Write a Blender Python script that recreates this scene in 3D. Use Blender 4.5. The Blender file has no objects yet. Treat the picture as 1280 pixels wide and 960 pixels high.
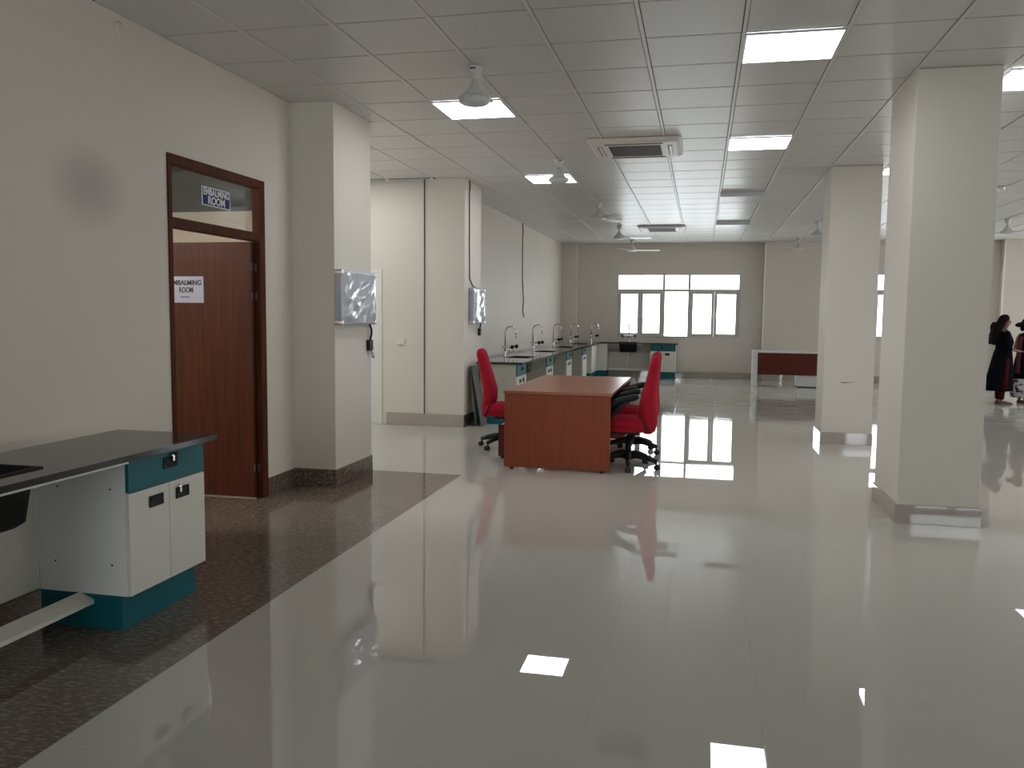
import bpy, bmesh, math, random
from mathutils import Vector, Matrix
random.seed(7)
C = bpy.context.scene.collection
PI = math.pi
# ------------------------------------------------------------------ materials
def mat(name, col, rough=.5, metal=0, spec=.5, coat=0, bump=None, noise=None, emit=None, estr=0, ior=1.5):
    m = bpy.data.materials.new(name); m.use_nodes = True
    nt = m.node_tree; b = nt.nodes['Principled BSDF']
    b.inputs['Base Color'].default_value = (*col, 1); b.inputs['Roughness'].default_value = rough
    b.inputs['Metallic'].default_value = metal; b.inputs['Specular IOR Level'].default_value = spec
    b.inputs['Coat Weight'].default_value = coat; b.inputs['IOR'].default_value = ior
    tc = nt.nodes.new('ShaderNodeTexCoord')
    if noise:   # (scale, second colour, stretch xyz, contrast lo, hi)
        sc, c2, st, lo, hi = noise
        mp = nt.nodes.new('ShaderNodeMapping'); mp.inputs['Scale'].default_value = st
        n = nt.nodes.new('ShaderNodeTexNoise'); n.inputs['Scale'].default_value = sc; n.inputs['Detail'].default_value = 5
        r = nt.nodes.new('ShaderNodeMapRange'); r.inputs[1].default_value = lo; r.inputs[2].default_value = hi
        mx = nt.nodes.new('ShaderNodeMix'); mx.data_type = 'RGBA'
        mx.inputs[6].default_value = (*col, 1); mx.inputs[7].default_value = (*c2, 1)
        L = nt.links.new
        L(tc.outputs['Object'], mp.inputs[0]); L(mp.outputs[0], n.inputs['Vector']); L(n.outputs['Fac'], r.inputs[0])
        L(r.outputs[0], mx.inputs[0]); L(mx.outputs[2], b.inputs['Base Color'])
    if bump:    # (scale, strength, distance)
        n2 = nt.nodes.new('ShaderNodeTexNoise'); n2.inputs['Scale'].default_value = bump[0]; n2.inputs['Detail'].default_value = 3
        bp = nt.nodes.new('ShaderNodeBump'); bp.inputs['Strength'].default_value = bump[1]; bp.inputs['Distance'].default_value = bump[2]
        nt.links.new(tc.outputs['Object'], n2.inputs['Vector']); nt.links.new(n2.outputs['Fac'], bp.inputs['Height']); nt.links.new(bp.outputs[0], b.inputs['Normal'])
    if emit:
        b.inputs['Emission Color'].default_value = (*emit, 1); b.inputs['Emission Strength'].default_value = estr
    return m

WALLC = (.73, .665, .59)
M = {}
M['wall'] = mat('wall_paint', WALLC, .55, spec=.3, noise=(1.2, (.705, .64, .565), (1, 1, 1), .35, .7), bump=(60, .06, .002))
M['wall_lime'] = mat('column_paint', (.72, .68, .605), .6, spec=.3, bump=(60, .06, .002))
M['ceil'] = mat('ceiling_tile_paint', (.64, .635, .61), .33, spec=.5)
M['ceil_gap'] = mat('ceiling_gap_dark', (.02, .02, .02), .8)
M['ceil_bar'] = mat('ceiling_bar_paint', (.72, .70, .67), .35)
M['granite_top'] = mat('dark_granite_top', (.03, .028, .027), .10, spec=.32, noise=(140, (.10, .095, .09), (1, 1, 1), .55, .75))
M['cream'] = mat('cream_laminate', (.76, .74, .66), .42, noise=(3, (.73, .71, .63), (1, 1, 1), .4, .7))
M['cream_dark'] = mat('darker_cream_laminate', (.50, .48, .40), .45)  # darker cream for the cabinet bodies of the far row
M['white_side'] = mat('white_laminate', (.86, .86, .85), .42)
M['teal'] = mat('teal_laminate', (.004, .125, .155), .45, spec=.35)
M['teal_far'] = M['teal']
M['black'] = mat('black_plastic', (.009, .009, .010), .5, spec=.3)
M['sink'] = mat('black_sink', (.006, .006, .006), .6, spec=.25)
M['chrome'] = mat('chrome', (.75, .75, .76), .12, metal=1)
M['steel'] = mat('brushed_steel', (.6, .61, .63), .3, metal=1)
M['silver'] = mat('silver_panel', (.42, .44, .50), .35, metal=.2)
M['red'] = mat('red_fabric', (.42, .012, .03), .85, spec=.15, bump=(250, .3, .002), noise=(6, (.36, .01, .025), (1, 1, 1), .4, .7))
M['redtrim'] = mat('dark_red_piping', (.10, .005, .01), .8)
M['white'] = mat('white_enamel', (.74, .74, .72), .35)
M['fan'] = mat('fan_enamel', (.66, .66, .64), .3)
M['grille'] = mat('ac_grille_dark', (.05, .05, .055), .5)
M['alu_dark'] = mat('grille_bar', (.09, .09, .09), .5)
M['acw'] = mat('ac_white_plastic', (.70, .67, .62), .4)
M['winframe'] = mat('window_frame_paint', (.62, .57, .53), .5)
M['plain_white'] = mat('plain_white_finish', (.85, .85, .83), .4)
M['blue'] = mat('sign_blue', (.006, .006, .10), .5, spec=.3)
M['signw'] = mat('sign_white', (.75, .76, .8), .5)
M['paper'] = mat('paper', (.44, .46, .60), .35)
M['ink'] = mat('ink_black', (.01, .01, .015), .6)
M['skin'] = mat('skin', (.22, .10, .06), .55)
M['hair'] = mat('hair_dark', (.008, .004, .004), .8, spec=.12)
M['cloth_black'] = mat('black_cloth', (.005, .0055, .008), .95, spec=.05)
M['cloth_red'] = mat('red_cloth', (.06, .006, .006), .9, spec=.1)
M['cloth_pink'] = mat('pink_cloth', (.36, .14, .11), .85)
M['cloth_maroon'] = mat('maroon_cloth', (.09, .008, .02), .85)
M['cloth_floral'] = mat('floral_cloth', (.55, .53, .52), .85, noise=(14, (.03, .01, .02), (1, 1, 1), .50, .54))
M['shoe'] = mat('tan_leather', (.12, .06, .04), .5)
M['dgrey'] = mat('grey_board', (.20, .21, .20), .45, noise=(3, (.15, .155, .15), (1, 1, 1), .4, .6))
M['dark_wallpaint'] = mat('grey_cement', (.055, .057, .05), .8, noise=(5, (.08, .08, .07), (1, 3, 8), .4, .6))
M['switch'] = mat('switch_plastic', (.75, .73, .70), .4)
M['patch_grey'] = mat('patch_grey', (.2, .2, .2), .9)
M['light'] = mat('light_diffuser', (.9, .9, .9), .4, emit=(.94, .97, 1.0), estr=13)
M['unlit'] = mat('unlit_diffuser', (.6, .6, .6), .35)
M['alu'] = mat('light_bezel', (.7, .72, .74), .3, metal=.3)
M['concrete'] = mat('hidden_concrete', (.5, .48, .45), .8)

def wood(name, c1, c2, rough, axis='z', sc=6, spec=.3):
    st = {'z': (6, 6, .35), 'x': (.35, 6, 6), 'y': (6, .35, 6)}[axis]
    return mat(name, c1, rough, spec=spec, noise=(sc, c2, st, .35, .68))
M['doorwood'] = wood('door_veneer', (.085, .022, .010), (.045, .012, .006), .45, spec=.2)
M['framewood'] = wood('door_frame_wood', (.105, .030, .012), (.06, .017, .007), .6, spec=.12)
M['deskwood'] = wood('cherry_laminate', (.25, .056, .022), (.215, .046, .018), .4, 'z', 9, .25)
M['desktop'] = wood('cherry_laminate_top', (.32, .095, .045), (.285, .082, .038), .27, 'y', 4)
M['darkred'] = wood('dark_cherry', (.13, .022, .012), (.09, .015, .008), .45, 'x', 4, .2)

# polished floor tiles
def floor_mat():
    m = bpy.data.materials.new('polished_vitrified_tile'); m.use_nodes = True
    nt = m.node_tree; b = nt.nodes['Principled BSDF']; N = nt.nodes.new; L = nt.links.new
    tc = N('ShaderNodeTexCoord'); sp = N('ShaderNodeSeparateXYZ'); L(tc.outputs['Object'], sp.inputs[0])
    def mth(op, a, bb=None, c=None):
        n = N('ShaderNodeMath'); n.operation = op
        for i, v in enumerate((a, bb, c)):
            if v is None: continue
            if isinstance(v, (int, float)): n.inputs[i].default_value = v
            else: L(v, n.inputs[i])
        return n.outputs[0]
    jf = N('ShaderNodeMapRange'); L(sp.outputs[1], jf.inputs[0]); jf.inputs[1].default_value = 9; jf.inputs[2].default_value = 15; jf.inputs[3].default_value = .4988; jf.inputs[4].default_value = .4935
    jw = jf.outputs[0]
    def joint(o, off):
        u = mth('FRACT', mth('DIVIDE', mth('SUBTRACT', o, off), .632))
        u = mth('ABSOLUTE', mth('SUBTRACT', u, .5))
        return mth('GREATER_THAN', u, jw)
    j = mth('MAXIMUM', joint(sp.outputs[0], .256), joint(sp.outputs[1], .47))
    n1 = N('ShaderNodeTexNoise'); n1.inputs['Scale'].default_value = 1.6; n1.inputs['Detail'].default_value = 6; L(tc.outputs['Object'], n1.inputs['Vector'])
    mp = N('ShaderNodeMapping'); mp.inputs['Scale'].default_value = (.8, 5, 1); L(tc.outputs['Object'], mp.inputs[0])
    n2 = N('ShaderNodeTexNoise'); n2.inputs['Scale'].default_value = 2.2; n2.inputs['Detail'].default_value = 4; L(mp.outputs[0], n2.inputs['Vector'])
    mx = N('ShaderNodeMix'); mx.data_type = 'RGBA'; mx.inputs[6].default_value = (.52, .49, .44, 1); mx.inputs[7].default_value = (.52, .49, .44, 1)
    L(n1.outputs['Fac'], mx.inputs[0])
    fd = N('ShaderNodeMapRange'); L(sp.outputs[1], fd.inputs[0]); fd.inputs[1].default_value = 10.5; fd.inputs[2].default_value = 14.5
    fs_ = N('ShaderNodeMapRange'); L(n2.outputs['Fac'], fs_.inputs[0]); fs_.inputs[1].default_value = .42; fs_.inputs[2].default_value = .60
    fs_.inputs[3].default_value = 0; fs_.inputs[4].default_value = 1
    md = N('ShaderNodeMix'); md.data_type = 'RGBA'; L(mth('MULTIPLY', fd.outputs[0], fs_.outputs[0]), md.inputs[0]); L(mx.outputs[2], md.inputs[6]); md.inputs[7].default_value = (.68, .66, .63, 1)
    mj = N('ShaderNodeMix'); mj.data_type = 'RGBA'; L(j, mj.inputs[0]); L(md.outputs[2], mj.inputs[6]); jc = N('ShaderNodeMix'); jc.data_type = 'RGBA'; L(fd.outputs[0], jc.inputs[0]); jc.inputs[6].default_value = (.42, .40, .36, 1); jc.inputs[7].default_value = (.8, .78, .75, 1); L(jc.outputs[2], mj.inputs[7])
    L(mj.outputs[2], b.inputs['Base Color'])
    # footprints and dust get heavier further down the hall
    far = N('ShaderNodeMapRange'); L(sp.outputs[1], far.inputs[0]); far.inputs[1].default_value = 8.0; far.inputs[2].default_value = 14.0
    dust = N('ShaderNodeMapRange'); L(n2.outputs['Fac'], dust.inputs[0]); dust.inputs[1].default_value = .45; dust.inputs[2].default_value = .75; dust.inputs[4].default_value = .09
    ro = mth('ADD', mth('MULTIPLY', dust.outputs[0], far.outputs[0]), .009)
    ro = mth('ADD', ro, mth('MULTIPLY', j, .10)); L(ro, b.inputs['Roughness'])
    b.inputs['IOR'].default_value = 1.5; b.inputs['Specular IOR Level'].default_value = .72
    bp = N('ShaderNodeBump'); bp.inputs['Distance'].default_value = .004
    L(n2.outputs['Fac'], bp.inputs['Height']); L(mth('ADD', mth('MULTIPLY', far.outputs[0], .26), .0), bp.inputs['Strength']); L(bp.outputs[0], b.inputs['Normal'])
    return m
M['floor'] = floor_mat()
M['granite_floor'] = mat('brown_granite', (.125, .095, .075), .10, noise=(26, (.34, .28, .23), (1, 2.6, 1), .48, .78))
M['granite_skirt'] = mat('brown_granite_skirting', (.10, .072, .055), .18, noise=(45, (.34, .27, .21), (1, 2.2, 1), .46, .72))
M['skirt'] = mat('polished_skirting', (.44, .395, .355), .03, spec=1.0, noise=(4, (.42, .36, .315), (1, 1, 1), .3, .7))
M['skirt_dark'] = mat('dark_skirting', (.05, .045, .04), .2)

def glass_mat():
    m = bpy.data.materials.new('clear_glass'); m.use_nodes = True; nt = m.node_tree
    for n in list(nt.nodes):
        if n.type == 'BSDF_PRINCIPLED': nt.nodes.remove(n)
    out = [n for n in nt.nodes if n.type == 'OUTPUT_MATERIAL'][0]
    t = nt.nodes.new('ShaderNodeBsdfTransparent'); t.inputs[0].default_value = (.93, .95, .94, 1)
    g = nt.nodes.new('ShaderNodeBsdfGlossy'); g.inputs['Roughness'].default_value = .02
    f = nt.nodes.new('ShaderNodeFresnel'); f.inputs[0].default_value = 1.5
    mx = nt.nodes.new('ShaderNodeMixShader')
    ge = nt.nodes.new('ShaderNodeNewGeometry'); mr = nt.nodes.new('ShaderNodeMapRange'); mr.inputs[3].default_value = 1.5; mr.inputs[4].default_value = 1/1.5
    nt.links.new(ge.outputs['Backfacing'], mr.inputs[0]); nt.links.new(mr.outputs[0], f.inputs[0])
    nt.links.new(f.outputs[0], mx.inputs[0]); nt.links.new(t.outputs[0], mx.inputs[1]); nt.links.new(g.outputs[0], mx.inputs[2]); nt.links.new(mx.outputs[0], out.inputs[0])
    return m
M['glass'] = glass_mat()

# plastic film over the wall units: crumpled and glossy
def film_mat():
    m = mat('plastic_film', (.46, .48, .53), .16, spec=.6, coat=.3)
    nt = m.node_tree; b = nt.nodes['Principled BSDF']; tc = nt.nodes.new('ShaderNodeTexCoord')
    n = nt.nodes.new('ShaderNodeTexNoise'); n.inputs['Scale'].default_value = 3.2; n.inputs['Detail'].default_value = 1; n.inputs['Distortion'].default_value = 1.2
    bp = nt.nodes.new('ShaderNodeBump'); bp.inputs['Strength'].default_value = .6; bp.inputs['Distance'].default_value = .06
    nt.links.new(tc.outputs['Object'], n.inputs['Vector']); nt.links.new(n.outputs['Fac'], bp.inputs['Height']); nt.links.new(bp.outputs[0], b.inputs['Normal'])
    return m
M['film'] = film_mat()

# left wall: same paint, with one soft darker patch in its colour
def dark_patch_wall():
    m = M['wall'].copy(); m.name = 'wall_paint_dark_patch'; nt = m.node_tree; b = nt.nodes['Principled BSDF']
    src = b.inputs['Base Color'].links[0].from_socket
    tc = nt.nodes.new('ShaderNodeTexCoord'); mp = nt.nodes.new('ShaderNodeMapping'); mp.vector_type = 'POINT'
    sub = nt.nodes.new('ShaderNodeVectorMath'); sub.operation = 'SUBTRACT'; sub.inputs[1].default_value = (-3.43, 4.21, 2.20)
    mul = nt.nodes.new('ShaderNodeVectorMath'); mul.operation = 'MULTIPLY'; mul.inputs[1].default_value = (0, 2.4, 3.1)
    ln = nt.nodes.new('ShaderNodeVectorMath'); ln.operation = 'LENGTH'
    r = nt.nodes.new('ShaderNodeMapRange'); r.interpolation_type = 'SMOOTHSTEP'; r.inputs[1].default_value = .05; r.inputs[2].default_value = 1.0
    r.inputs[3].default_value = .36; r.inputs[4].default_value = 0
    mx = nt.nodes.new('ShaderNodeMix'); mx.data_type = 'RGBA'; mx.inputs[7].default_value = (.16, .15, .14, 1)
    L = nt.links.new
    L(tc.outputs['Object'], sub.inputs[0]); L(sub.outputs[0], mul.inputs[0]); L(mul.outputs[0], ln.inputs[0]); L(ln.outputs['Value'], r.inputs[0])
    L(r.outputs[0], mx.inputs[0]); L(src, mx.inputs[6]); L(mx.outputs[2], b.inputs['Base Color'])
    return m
M['wall_dark_patch'] = dark_patch_wall()

# ------------------------------------------------------------------ mesh helpers
class MB:
    def __init__(s): s.v = []; s.f = []; s.sm = []
    def add(s, vs, fs, smooth=False):
        o = len(s.v); s.v += [tuple(v) for v in vs]; s.f += [tuple(i + o for i in f) for f in fs]; s.sm += [smooth] * len(fs); return s
    def box(s, x0, x1, y0, y1, z0, z1, bev=0, M4=None):
        if bev:
            bm = bmesh.new(); bmesh.ops.create_cube(bm, size=1)
            for v in bm.verts: v.co = Vector(((x0+x1)/2 + v.co.x*(x1-x0), (y0+y1)/2 + v.co.y*(y1-y0), (z0+z1)/2 + v.co.z*(z1-z0)))
            bmesh.ops.bevel(bm, geom=list(bm.edges), offset=bev, segments=2, affect='EDGES', profile=.5)
            bm.verts.index_update(); vs = [v.co.copy() for v in bm.verts]; fs = [[v.index for v in f.verts] for f in bm.faces]; bm.free()
        else:
            vs = [Vector((x, y, z)) for x in (x0, x1) for y in (y0, y1) for z in (z0, z1)]
            fs = [(0, 1, 3, 2), (4, 6, 7, 5), (0, 4, 5, 1), (2, 3, 7, 6), (0, 2, 6, 4), (1, 5, 7, 3)]
        if M4: vs = [M4 @ v for v in vs]
        return s.add(vs, fs)
    def rings(s, rs, smooth=True, cap=True):
        n = len(rs[0]); vs = [p for r in rs for p in r]; fs = []
        for i in range(len(rs)-1):
            for k in range(n):
                a, b = i*n+k, i*n+(k+1) % n
                fs.append((a, b, b+n, a+n))
        if cap: fs.append(tuple(reversed(range(n)))); fs.append(tuple(range((len(rs)-1)*n, len(rs)*n)))
        return s.add(vs, fs, smooth)
    def lathe(s, prof, cx=0, cy=0, seg=20, smooth=True):
        return s.rings([[Vector((cx+r*math.cos(2*PI*k/seg), cy+r*math.sin(2*PI*k/seg), z)) for k in range(seg)] for r, z in prof], smooth)
    def tube(s, pts, r, seg=8, smooth=True):
        pts = [Vector(p) for p in pts]; rs = []
        rad = r if isinstance(r, (list, tuple)) else [r]*len(pts)
        prev = None
        for i, p in enumerate(pts):
            t = (pts[min(i+1, len(pts)-1)] - pts[max(i-1, 0)]).normalized()
            if prev is None:
                a = t.cross(Vector((0, 0, 1)));
                if a.length < .05: a = t.cross(Vector((1, 0, 0)))
            else: a = prev - t*prev.dot(t)
            a.normalize(); prev = a; b = t.cross(a)
            rs.append([p + (a*math.cos(2*PI*k/seg) + b*math.sin(2*PI*k/seg))*rad[i] for k in range(seg)])
        return s.rings(rs, smooth)
    def prism(s, poly, z0, z1):
        n = len(poly); return s.rings([[Vector((x, y, z)) for x, y in poly] for z in (z0, z1)], False)
    def build(s, name, m, parent=None, loc=None, label=None):
        me = bpy.data.meshes.new(name); me.from_pydata(s.v, [], s.f); me.update()
        bm = bmesh.new(); bm.from_mesh(me); bmesh.ops.recalc_face_normals(bm, faces=bm.faces); bm.to_mesh(me); bm.free()
        for p, q in zip(me.polygons, s.sm): p.use_smooth = q
        o = bpy.data.objects.new(name, me); C.objects.link(o); me.materials.append(m)
        if parent: o.parent = parent
        if loc: o.location = loc
        if label: o['label'] = label
        return o
def tag(o, label=None, cat=None, group=None, kind=None):
    for k, v in (('label', label), ('category', cat), ('group', group), ('kind', kind)):
        if v: o[k] = v
    return o
def root(name, loc=(0, 0, 0), rz=0, label=None, cat=None, group=None, kind=None):
    o = bpy.data.objects.new(name, None); C.objects.link(o); o.location = loc; o.rotation_euler = (0, 0, rz); o.empty_display_size = .1
    return tag(o, label, cat, group, kind)
def copy_tree(o, parent=None):
    c = o.copy(); C.objects.link(c)
    if parent: c.parent = parent
    for ch in o.children: copy_tree(ch, c)
    return c
def dup(o, loc, rz, label, group=None):
    c = copy_tree(o); c.location = loc; c.rotation_euler = (0, 0, rz); c['label'] = label
    if group: c['group'] = group
    return c
def struct(mb, name, m, parent=None):
    o = mb.build(name, m, parent)
    if not parent: o['kind'] = 'structure'
    return o
def text(name, body, size, m, parent, Mx, extr=.0008, off=.0, width=None):
    cu = bpy.data.curves.new(name, 'FONT'); cu.body = body; cu.size = size; cu.extrude = extr; cu.offset = off
    cu.align_x = 'CENTER'; cu.align_y = 'CENTER'
    t = bpy.data.objects.new(name, cu); C.objects.link(t); bpy.context.view_layer.update()
    me = bpy.data.meshes.new_from_object(t.evaluated_get(bpy.context.evaluated_depsgraph_get()))
    bpy.data.objects.remove(t)
    if width:
        xs = [v.co.x for v in me.vertices]; k = width/(max(xs)-min(xs)); c = (max(xs)+min(xs))/2
        for v in me.vertices: v.co.x = (v.co.x-c)*k
    me.transform(Mx); me.materials.clear(); me.materials.append(m)
    o = bpy.data.objects.new(name, me); C.objects.link(o); o.parent = parent
    return o

# ------------------------------------------------------------------ room shell
H = 3.25
XL, XR, YF, YB = -3.43, 11.0, 20.87, -3.6      # left wall, right wall, far wall, rear wall
PX = -3.045                                     # right face of the left pillars
P1 = (6.63, 7.43); P2 = (10.62, 11.45)
AX = -6.6                                       # far end of the side bay

def wall_x(x0, x1, y0, y1, z0, z1, holes):      # wall lying along y, with rectangular openings (ya, yb, za, zb)
    mb = MB(); y = y0
    for a, b, c, d in sorted(holes):
        if a > y: mb.box(x0, x1, y, a, z0, z1)
        if c > z0: mb.box(x0, x1, a, b, z0, c)
        if d < z1: mb.box(x0, x1, a, b, d, z1)
        y = b
    if y < y1: mb.box(x0, x1, y, y1, z0, z1)
    return mb
def wall_y(y0, y1, x0, x1, z0, z1, holes):
    mb = MB(); x = x0
    for a, b, c, d in sorted(holes):
        if a > x: mb.box(x, a, y0, y1, z0, z1)
        if c > z0: mb.box(a, b, y0, y1, z0, c)
        if d < z1: mb.box(a, b, y0, y1, d, z1)
        x = b
    if x < x1: mb.box(x, x1, y0, y1, z0, z1)
    return mb
# floors
fb = MB(); fb.box(-2.15, XR, YB, 7.44, -.06, 0); fb.box(-7.0, XR, 7.44, YF, -.06, 0)
struct(fb, 'floor', M['floor'])
gb = MB(); gb.box(-7.0, -2.15, YB, 7.44, -.06, 0)
o = struct(gb, 'floor', M['granite_floor'])
# ceiling with tiles
TX, TY, SX, SY = .205, 5.53, .615, .625
HT = H + .004
def tile_ceiling():
    mb = MB(); g = .008
    for i in range(-12, 19):
        for j in range(-16, 26):
            x0 = TX + i*SX; x1 = x0 + SX; y0 = TY + j*SY; y1 = y0 + SY
            x0 = max(x0, AX if 7.3 < (y0+y1)/2 < 10.8 else XL-.02); x1 = min(x1, XR+.02); y0 = max(y0, YB-.02); y1 = min(y1, YF+.02)
            if x1-x0 < .01 or y1-y0 < .01: continue
            ax = random.gauss(0, .0010); ay = random.gauss(0, .0008)
            cx, cy = (x0+x1)/2, (y0+y1)/2
            z = lambda x, y: HT + .0015 + ax*(y-cy) + ay*(x-cx)
            a, b, c, d = x0+.015, x1-.015, y0+g, y1-g
            e = .004
            top = [Vector((x, y, HT+.02)) for x, y in ((a, c), (b, c), (b, d), (a, d))]
            mid = [Vector((x, y, z(x, y)+.003)) for x, y in ((a, c), (b, c), (b, d), (a, d))]
            bot = [Vector((x, y, z(x, y))) for x, y in ((a+e, c+e), (b-e, c+e), (b-e, d-e), (a+e, d-e))]
            mb.rings([top, mid, bot], False)
    return mb
ceil = struct(tile_ceiling(), 'ceiling', M['ceil'])
bk = MB(); bk.box(-7.0, XR+.15, YB-.15, YF+.15, HT+.02, HT+.1); b_ = bk.build('backing_slab', M['ceil_gap'], ceil)
bars = MB()
for i in range(-12, 19):
    x = TX + i*SX
    if XL < x < XR: bars.box(x-.011, x+.011, YB, YF, HT-.004, HT+.01); bars.box(x-.006, x+.006, YB, YF, HT-.0055, HT-.004)
    elif AX < x <= XL: bars.box(x-.011, x+.011, 7.43, 10.62, HT-.004, HT+.01)
bars.build('ceiling_bars', M['ceil_bar'], ceil)

# walls
DY0, DY1, DZ = 4.915, 6.155, 2.53
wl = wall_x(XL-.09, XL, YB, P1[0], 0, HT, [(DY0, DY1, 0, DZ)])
struct(wl, 'wall_left', M['wall_dark_patch'])
w = MB(); w.box(XL-.1, PX, P1[0], P1[1], 0, HT); tag(w.build('pillar', M['wall_lime']), kind='structure')
w = MB(); w.box(XL-.1, PX, P2[0], P2[1], 0, HT); tag(w.build('pillar', M['wall']), kind='structure')
w = MB(); w.box(AX, XL-.1, 7.36, 7.43, 0, HT); struct(w, 'wall_bay_near', M['wall'])
struct(wall_y(10.62, 10.74, AX, XL-.1, 0, HT, [(-5.15, -4.19, 0, 2.09)]), 'wall_bay_far', M['wall'])
w = MB(); w.box(XL-.12, XL, P2[1], YF, 0, HT); struct(w, 'wall_left_far', M['wall'])
struct(wall_x(AX-.12, AX, 7.36, 10.74, 0, HT, [(8.0, 10.1, .95, 2.5)]), 'wall_bay_end', M['wall'])
WIN1 = (-2.05, .875, .985, 2.515); WIN2 = (3.88, 6.15, .985, 2.515)
struct(wall_y(YF, YF+.15, XL-.12, XR+.15, 0, HT+.02, [WIN1, WIN2, (7.6, 10.4, .985, 2.515)]), 'wall_back', M['wall'])
rw = [(4.6, 6.8, .985, 2.515), (9.0, 12.2, .985, 2.515), (13.6, 16.4, .985, 2.515), (17.2, 20.2, .985, 2.515)]
struct(wall_x(XR, XR+.15, YB, YF, 0, HT+.02, rw), 'wall_right', M['wall'])
rearw = [(-3.3, -1.0, .05, 2.4), (3.9, 7.4, .985, 2.6)]
struct(wall_y(YB-.15, YB, -7.0, XR+.15, 0, HT+.02, rearw), 'wall_rear', M['wall'])
# corner pillar and wall pilasters at the back
w = MB(); w.box(XL, PX, 20.66, YF, 0, HT); tag(w.build('pillar', M['wall']), kind='structure')
w = MB(); w.box(1.425, 2.04, 20.6, YF, 0, HT); tag(w.build('pillar', M['wall']), kind='structure')
w = MB(); w.box(6.50, 7.1, 20.6, YF, 0, HT); tag(w.build('pillar', M['wall']), kind='structure')
# free-standing columns
COL = [(1.435, 1.988, 6.54, 7.36), (1.425, 1.985, 10.48, 11.06)]
for x0, x1, y0, y1 in COL:
    w = MB(); w.box(x0, x1, y0, y1, 0, HT, .006); tag(w.build('pillar', M['wall_lime']), kind='structure')
# hairline crack in the plaster of the second column
w = MB(); w.tube([(1.60, 10.479, .742), (1.65, 10.479, .735), (1.70, 10.479, .737), (1.76, 10.479, .746)], [.001, .0045, .0035, .001], 5); tag(w.build('trim_1', M['ink']), kind='structure')

# baseboards
def bb(name, boxes, m):
    mb = MB()
    for b in boxes: mb.box(*b, 0.002)
    return struct(mb, name, m)
T = .013
bb('baseboard_left', [(XL, XL+T, YB, DY0, 0, .145), (XL, XL+T, DY1, P1[0]-T, 0, .145)], M['granite_skirt'])
bb('baseboard_pillar', [(XL, PX+T, P1[0]-T, P1[0], 0, .148), (PX, PX+T, P1[0], P1[1], 0, .148)], M['granite_skirt'])
bb('baseboard_bay', [(-4.13, PX, P2[0]-T, P2[0], 0, .165)], M['skirt'])
bb('baseboard_left_far', [(PX, PX+T, P2[0], P2[1], 0, .16), (XL, XL+T, P2[1], 20.66, 0, .16)], M['skirt_dark'])
bb('baseboard_back', [(PX, 1.425, YF-T, YF, 0, .15), (1.425-T, 2.04+T, 20.6-T, 20.6, 0, .15), (2.04+T, 6.5-T, YF-T, YF, 0, .15), (6.5-T, 7.1+T, 20.6-T, 20.6, 0, .15), (7.1+T, XR, YF-T, YF, 0, .15)], M['skirt'])
for k, (x0, x1, y0, y1) in enumerate(COL):
    mb = MB(); h = .14
    mb.box(x0-T, x1+T, y0-T, y0, 0, h, .002); mb.box(x0-T, x1+T, y1, y1+T, 0, h, .002)
    mb.box(x0-T, x0, y0, y1, 0, h, .002); mb.box(x1, x1+T, y0, y1, 0, h, .002)
    struct(mb, 'baseboard_column', M['skirt'])
# fine groove / cable on the bay wall, added white strips painting the bright lit pilaster edges
mb = MB(); mb.tube([(-3.593, 10.612, .165), (-3.595, 10.612, HT)], .0055, 6); struct(mb, 'trim_2', M['black'])
for x in (1.415, 6.49):
    mb = MB(); mb.box(x-.02, x+.008, 20.575, 20.60, .15, H); struct(mb, 'trim_3', M['plain_white'])
# cables
mb = MB(); mb.tube([(PX+.006, 10.82, 3.25), (PX+.012, 10.83, 3.18), (PX+.006, 10.82, 3.10), (PX+.006, 10.83, 2.4), (PX+.006, 10.85, 1.97), (PX+.02, 10.97, 1.87), (PX+.05, 11.0, 1.86)], .008, 6)
tag(mb.build('cable', M['black']), 'black cable running down the second left pillar to the wrapped wall unit', 'cable')
mb = MB(); mb.tube([(XL+.006, 15.98, 3.25), (XL+.01, 16.03, 3.1), (XL+.006, 16.0, 3.0), (XL+.006, 16.02, 2.2), (XL+.02, 16.08, 1.8), (XL+.006, 16.1, 1.55), (XL+.02, 16.15, 1.45)], .009, 6)
tag(mb.build('cable', M['black']), 'thin dark cable hanging down the long left wall above the taps', 'cable')
# round cover and switch
r_ = root('wall_cover', (XL, 4.487, 3.165), 0, 'small round white cover plate high on the left wall', 'cover plate')
mb = MB(); mb.lathe([(.045, 0), (.045, .008), (.03, .014), (.0, .014)], seg=20)
for i, v in enumerate(mb.v): mb.v[i] = (v[2], v[0], v[1])
mb.build('plate', M['wall'], r_)
r_ = root('wall_switch', (-3.92, 10.62, 1.12), 0, 'small white switch plate on the pinkish wall of the bay', 'switch')
mb = MB(); mb.box(-.055, .055, -.012, 0, -.045, .045, .004); mb.build('plate', M['switch'], r_)
for x in (-.025, .012):
    mb = MB(); mb.box(x-.010, x+.010, -.018, -.010, -.022, .022, .002); mb.build('rocker', M['plain_white'], r_)

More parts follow.
